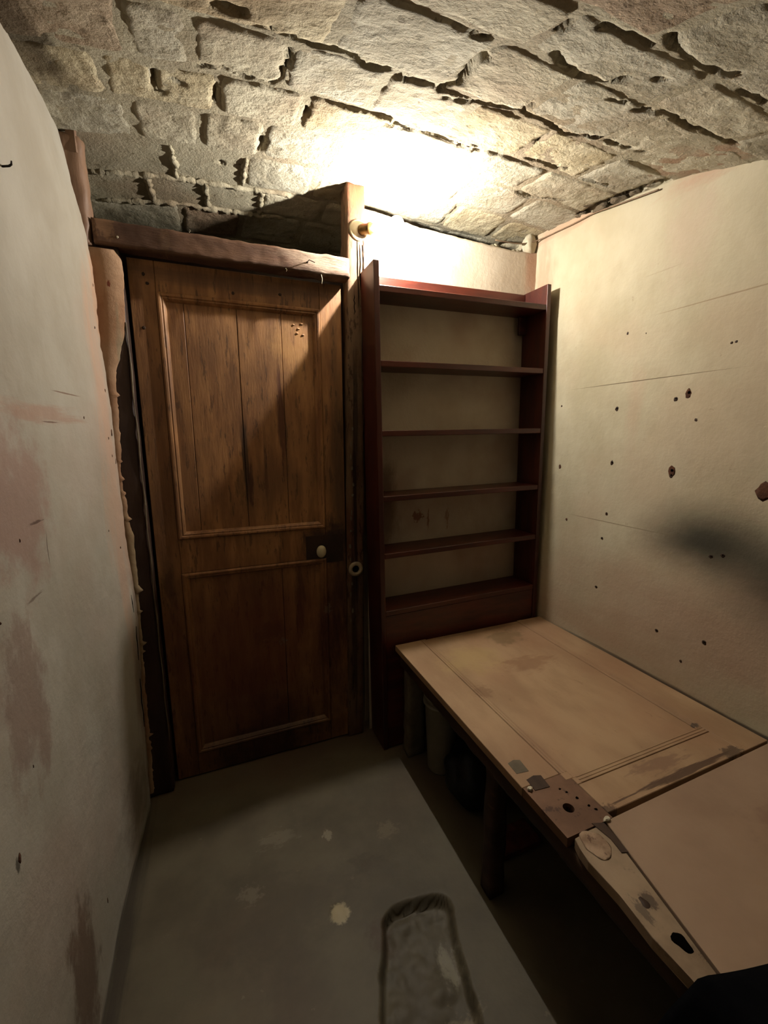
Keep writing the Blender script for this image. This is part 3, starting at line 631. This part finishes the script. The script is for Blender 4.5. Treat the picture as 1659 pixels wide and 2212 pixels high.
# ---------------------------------------------------------------- cables
def cable(name, pts, r, label, m=m_wire):
    P = [Vector(p) for p in pts]; out = []
    for i in range(len(P)-1):
        p0, p1, p2, p3 = P[max(i-1, 0)], P[i], P[i+1], P[min(i+2, len(P)-1)]
        for k in range(6):
            t = k/6; out.append(.5*((2*p1)+(-p0+p2)*t+(2*p0-5*p1+4*p2-p3)*t*t+(-p0+3*p1-3*p2+p3)*t**3))
    out.append(P[-1])
    return obj(name, tube(out, r, 7), m, smooth=True, label=label, category='cable')
cable('cable', [(1.33, 1.858, 2.428), (1.45, 1.855, 2.430), (1.52, 1.852, 2.442), (1.574, 1.82, 2.456), (1.579, 1.70, 2.448), (1.579, 1.60, 2.440), (1.578, 1.52, 2.436), (1.574, 1.42, 2.418), (1.575, 1.30, 2.398), (1.576, 1.22, 2.385)], .0028,
      'thin old cable looping along the top of the right wall')
cable('cable', [(.652, 1.841, 2.30), (.655, 1.840, 2.22), (.649, 1.840, 2.12), (.648, 1.8405, 2.0), (.640, 1.8395, 1.85), (.640, 1.8395, 1.6)], .0022, 'thin cable running down the post beneath the bulb', m_dark)

# ---------------------------------------------------------------- bookcase
bk = thing('bookcase', (.69, 1.775, 0), 'tall red-brown wooden bookcase with empty shelves in the corner', 'bookcase')
BY0, BY1 = 1.688, 1.856
def side(x0, x1):
    bm = nbox(x0, x1, BY0, BY1, .002, 2.19, bev=.003, seg=2)
    return bm
obj('side_panel', side(.676, .700), m_shelf_v, bk); obj('side_panel', side(1.548, 1.570), m_shelf_v, bk)
for z in (2.100, 1.812, 1.527, 1.245, .985, .712):
    obj('shelf', nbox(.7005, 1.5475, BY0+.003, BY1-.002, z-.024, z, bev=.002), m_shelf, bk)
obj('back_rail', nbox(.7005, 1.5475, BY1-.014, BY1-.001, 2.101, 2.185, bev=.002), m_shelf, bk)
obj('base_board', nbox(.7005, 1.5475, BY0+.006, BY0+.022, .004, .6875, bev=.002), m_shelf, bk)
obj('corner_block', nbox(1.505, 1.547, BY1-.03, BY1-.015, 1.99, 2.075, bev=.002), m_shelf, bk)
bk.rotation_euler = (0, -.0165, 0)

# ---------------------------------------------------------------- the bench of old doors
zt = .544
bench = thing('bench_frame', (.78, .9, 0), 'dark timber legs and rail carrying the old-door bench along the right wall', 'bench frame')
obj('leg', roughbox(.742, .80, .93, .985, 0, .512, (4, 4, 26), .003, 41, 20, .004), m_edge, bench, smooth=True)
obj('leg', roughbox(.742, .80, -.20, -.14, 0, .512, (4, 4, 26), .003, 42, 20, .004), m_edge, bench, smooth=True)
obj('leg', roughbox(1.50, 1.56, .93, .985, 0, .512, (4, 4, 26), .003, 43, 20, .004), m_edge, bench, smooth=True)
obj('leg', roughbox(.765, .85, 1.60, 1.66, 0, .512, (4, 4, 26), .003, 44, 20, .004), m_grey, bench, smooth=True)
obj('leg', roughbox(1.50, 1.56, 1.60, 1.66, 0, .512, (4, 4, 26), .003, 45, 20, .004), m_edge, bench, smooth=True)
obj('front_rail', roughbox(.742, .772, -.30, 1.655, .452, .5135, (3, 90, 4), .004, 46, 26, .005), m_edge, bench, smooth=True)
obj('wall_rail', nbox(1.54, 1.57, -.30, 1.655, .46, .5135, bev=.003), m_edge, bench)

def ridge(parent, a, b, r, m, name='moulding_line'):
    (ax_, ay_), (bx_, by_) = a, b
    obj(name, tube([(ax_, ay_, zt-.0005), (bx_, by_, zt-.0005)], r, 8), m, parent)
dt = thing('old_door_top', (1.15, 1.17, zt-.028), 'faded beige panelled old door laid flat as bench top beside the bookcase', 'bench top')
def tb(name, x0, x1, y0, y1, m=m_table, ztop=zt, bev=.0015, z0=zt-.028, par=dt):
    return obj(name, nbox(x0, x1, y0, y1, z0, ztop, bev=bev), m, par)
tb('stile', .732, .8645, .801, 1.681); tb('stile', 1.455, 1.581, .655, 1.681)
tb('rail', .8855, 1.4545, .655, .752); tb('panel', .892, 1.4285, .776, 1.681, ztop=zt-.0025)
tb('panel_edge', .8655, .8915, .776, 1.681); tb('panel_edge', 1.429, 1.4545, .776, 1.681); tb('panel_edge', .8855, 1.4545, .7525, .7755)
for d in (.0, .009, .019):
    ridge(dt, (.868+d, .80), (.868+d, 1.68), .0022, m_table); ridge(dt, (1.452-d, .78), (1.452-d, 1.68), .0022, m_table)
    ridge(dt, (.90, .755+d), (1.45, .755+d), .0022, m_table)
# bare wood block with the round hole
def plate_hole(x0, x1, y0, y1, cx, cy, r, z0, z1, seg=24):
    bm = bmesh.new(); ang = [2*math.pi*k/seg for k in range(seg)]
    def outer(t):
        dx, dy = math.cos(t), math.sin(t)
        s = min(((x1-cx)/dx if dx > 0 else (x0-cx)/dx) if abs(dx) > 1e-6 else 9, ((y1-cy)/dy if dy > 0 else (y0-cy)/dy) if abs(dy) > 1e-6 else 9)
        return cx+dx*s, cy+dy*s
    ang = sorted(ang+[math.atan2(y-cy, x-cx) % (2*math.pi) for x in (x0, x1) for y in (y0, y1)])
    L = []
    for t in ang:
        ox, oy = outer(t); ix, iy = cx+r*math.cos(t), cy+r*math.sin(t)
        L.append([bm.verts.new((ox, oy, z1)), bm.verts.new((ix, iy, z1)), bm.verts.new((ix, iy, z0)), bm.verts.new((ox, oy, z0))])
    n = len(L)
    for i in range(n):
        a, b = L[i], L[(i+1) % n]
        for q in range(4): bm.faces.new((a[q], b[q], b[(q+1) % 4], a[(q+1) % 4]))
    return bm
obj('bare_block', plate_hole(.734, .884, .641, .800, .802, .705, .0145, zt-.028, zt-.001), m_bare, dt)['label'] = 'bare brown block with a round hole'
obj('hole_lining', lathe((.802, .705, zt-.012), (0, 0, -1), [(.0146, 0), (.0146, .016), (0, .016)], 20), m_hole, dt)
for i, (x, y, sx, sy, m) in enumerate([(.772, .868, .022, .026, m_grey), (.785, .800, .026, .024, m_edge)]):
    bm = prism([(x-sx, y-sy*.8), (x+sx*.8, y-sy), (x+sx, y+sy*.7), (x+sx*.2, y+sy), (x-sx*.9, y+sy*.8)], zt-.001, zt+.0008, 0)
    obj('worn_patch', bm, m, dt)
for i, (x, y) in enumerate([(.835, .745), (.847, .72), (.857, .69), (.865, .675), (.826, .76)]):
    obj('nail_hole', rock((x, y, zt-.001), (.005, .004, .0012), i, 1, .3), m_hole, dt)

d2 = thing('old_door_slab', (1.2, .15, zt-.028), 'plain pinkish slab with a narrow split edge at the near end of the bench', 'bench top')
obj('slab', prism([(.858, .640), (1.581, .648), (1.581, -.35), (.640, -.35), (.778, .296)], zt-.028, zt, .0015), m_table2, d2)
obj('edge_board', prism([(.741, .610), (.750, .634), (.80, .637), (.851, .637), (.771, .296), (.633, -.35), (.56, -.35), (.725, .28), (.733, .35), (.728, .42), (.737, .50), (.735, .58)], zt-.028, zt-.0015, .0012), m_strip, d2)
obj('plaster_crust', rock((.785, .603, zt-.001), (.030, .038, .0022), 17, 3, .12), m_crust, d2, smooth=True)
obj('worn_patch', prism([(.82, .648), (.850, .638), (.838, .560), (.822, .565), (.828, .60)], zt-.001, zt+.0006), m_edge, d2)
obj('knot_hole', rock((.772, .395, zt-.002), (.014, .020, .0022), 3, 2, .18), m_hole, d2, smooth=True)
obj('knot_hole', rock((.772, .47, zt-.002), (.009, .014, .0018), 4, 2, .2), m_edge, d2, smooth=True)
# crumbs lying on the bench
for i, (x, y, s, lb) in enumerate([(.862, .640, (.011, .006, .005), 'white plaster crumb in the joint between the two bench tops'),
                                   (.747, .788, (.007, .006, .006), 'small white plaster crumb at the bench edge beside the dark patch')]):
    obj('plaster_crumb', rock((x, y, zt+s[2]*.7), s, 300+i, 2, .25), m_chip, None, smooth=False, label=lb, category='crumb')

# ---------------------------------------------------------------- things under the bench
bu = thing('bucket', (.90, 1.53, 0), 'pale grey plastic tub standing under the bench near the bookcase', 'tub')
obj('body', lathe((.885, 1.50, .0), (0, 0, 1), [(0, .002), (.058, .002), (.062, .01), (.080, .36), (.085, .362), (.085, .374), (.077, .376), (.074, .36), (.057, .012), (0, .012)], 28), m_bucket, bu, smooth=True)
obj('rim', lathe((.885, 1.50, .0), (0, 0, 1), [(.079, .33), (.087, .332), (.087, .340), (.079, .342)], 28), m_bucket, bu, smooth=True)
bm = rock((.945, 1.31, .115), (.145, .135, .125), 11, 4, .16)
for v in bm.verts: v.co.z = max(v.co.z, .002)
obj('bin_bag', bm, m_bag, None, smooth=True, label='crumpled black bag on the floor under the bench', category='bag')
obj('clay_tile', nbox(.86, 1.04, 1.02, 1.12, .001, .028, bev=.004), m_tile, None, label='dull red clay tile lying behind the bench leg', category='tile')

# ---------------------------------------------------------------- black cloth at the near end of the bench
A = np.linspace(0, 1, 60); B = np.linspace(0, 1, 46)
def fc(a, b):
    x = .56+1.02*a
    ye = np.where(x > .735, .345-.30*(x-.735), .345+.65*(.735-x)); yy = -.30+(ye+.30)*b
    edge = .012*fbm(a*5, b*0, 95)
    drape = np.clip((.735-x)/.16, 0, 1)
    z = zt+.012+.030*np.clip(fbm(x*5, yy*5, 96)+.6, 0, 1.3)*np.clip((1-b)*6, 0, 1)*np.clip((1-a)*8, .1, 1)
    xx = np.where(drape > 0, .735-.035*np.minimum(drape*3, 1)+.012*fbm(yy*9, a*0, 97), x)
    z = z-np.where(drape > 0, .42*drape**1.1, 0)
    return xx, yy+edge, z
V, Fq = grid(A, B, fc)
cl = gobj('black_cloth', V, Fq, m_black, label='black cloth draped over the near corner of the bench', category='cloth')
sm = cl.modifiers.new('thickness', 'SOLIDIFY'); sm.thickness = .006; sm.offset = 1
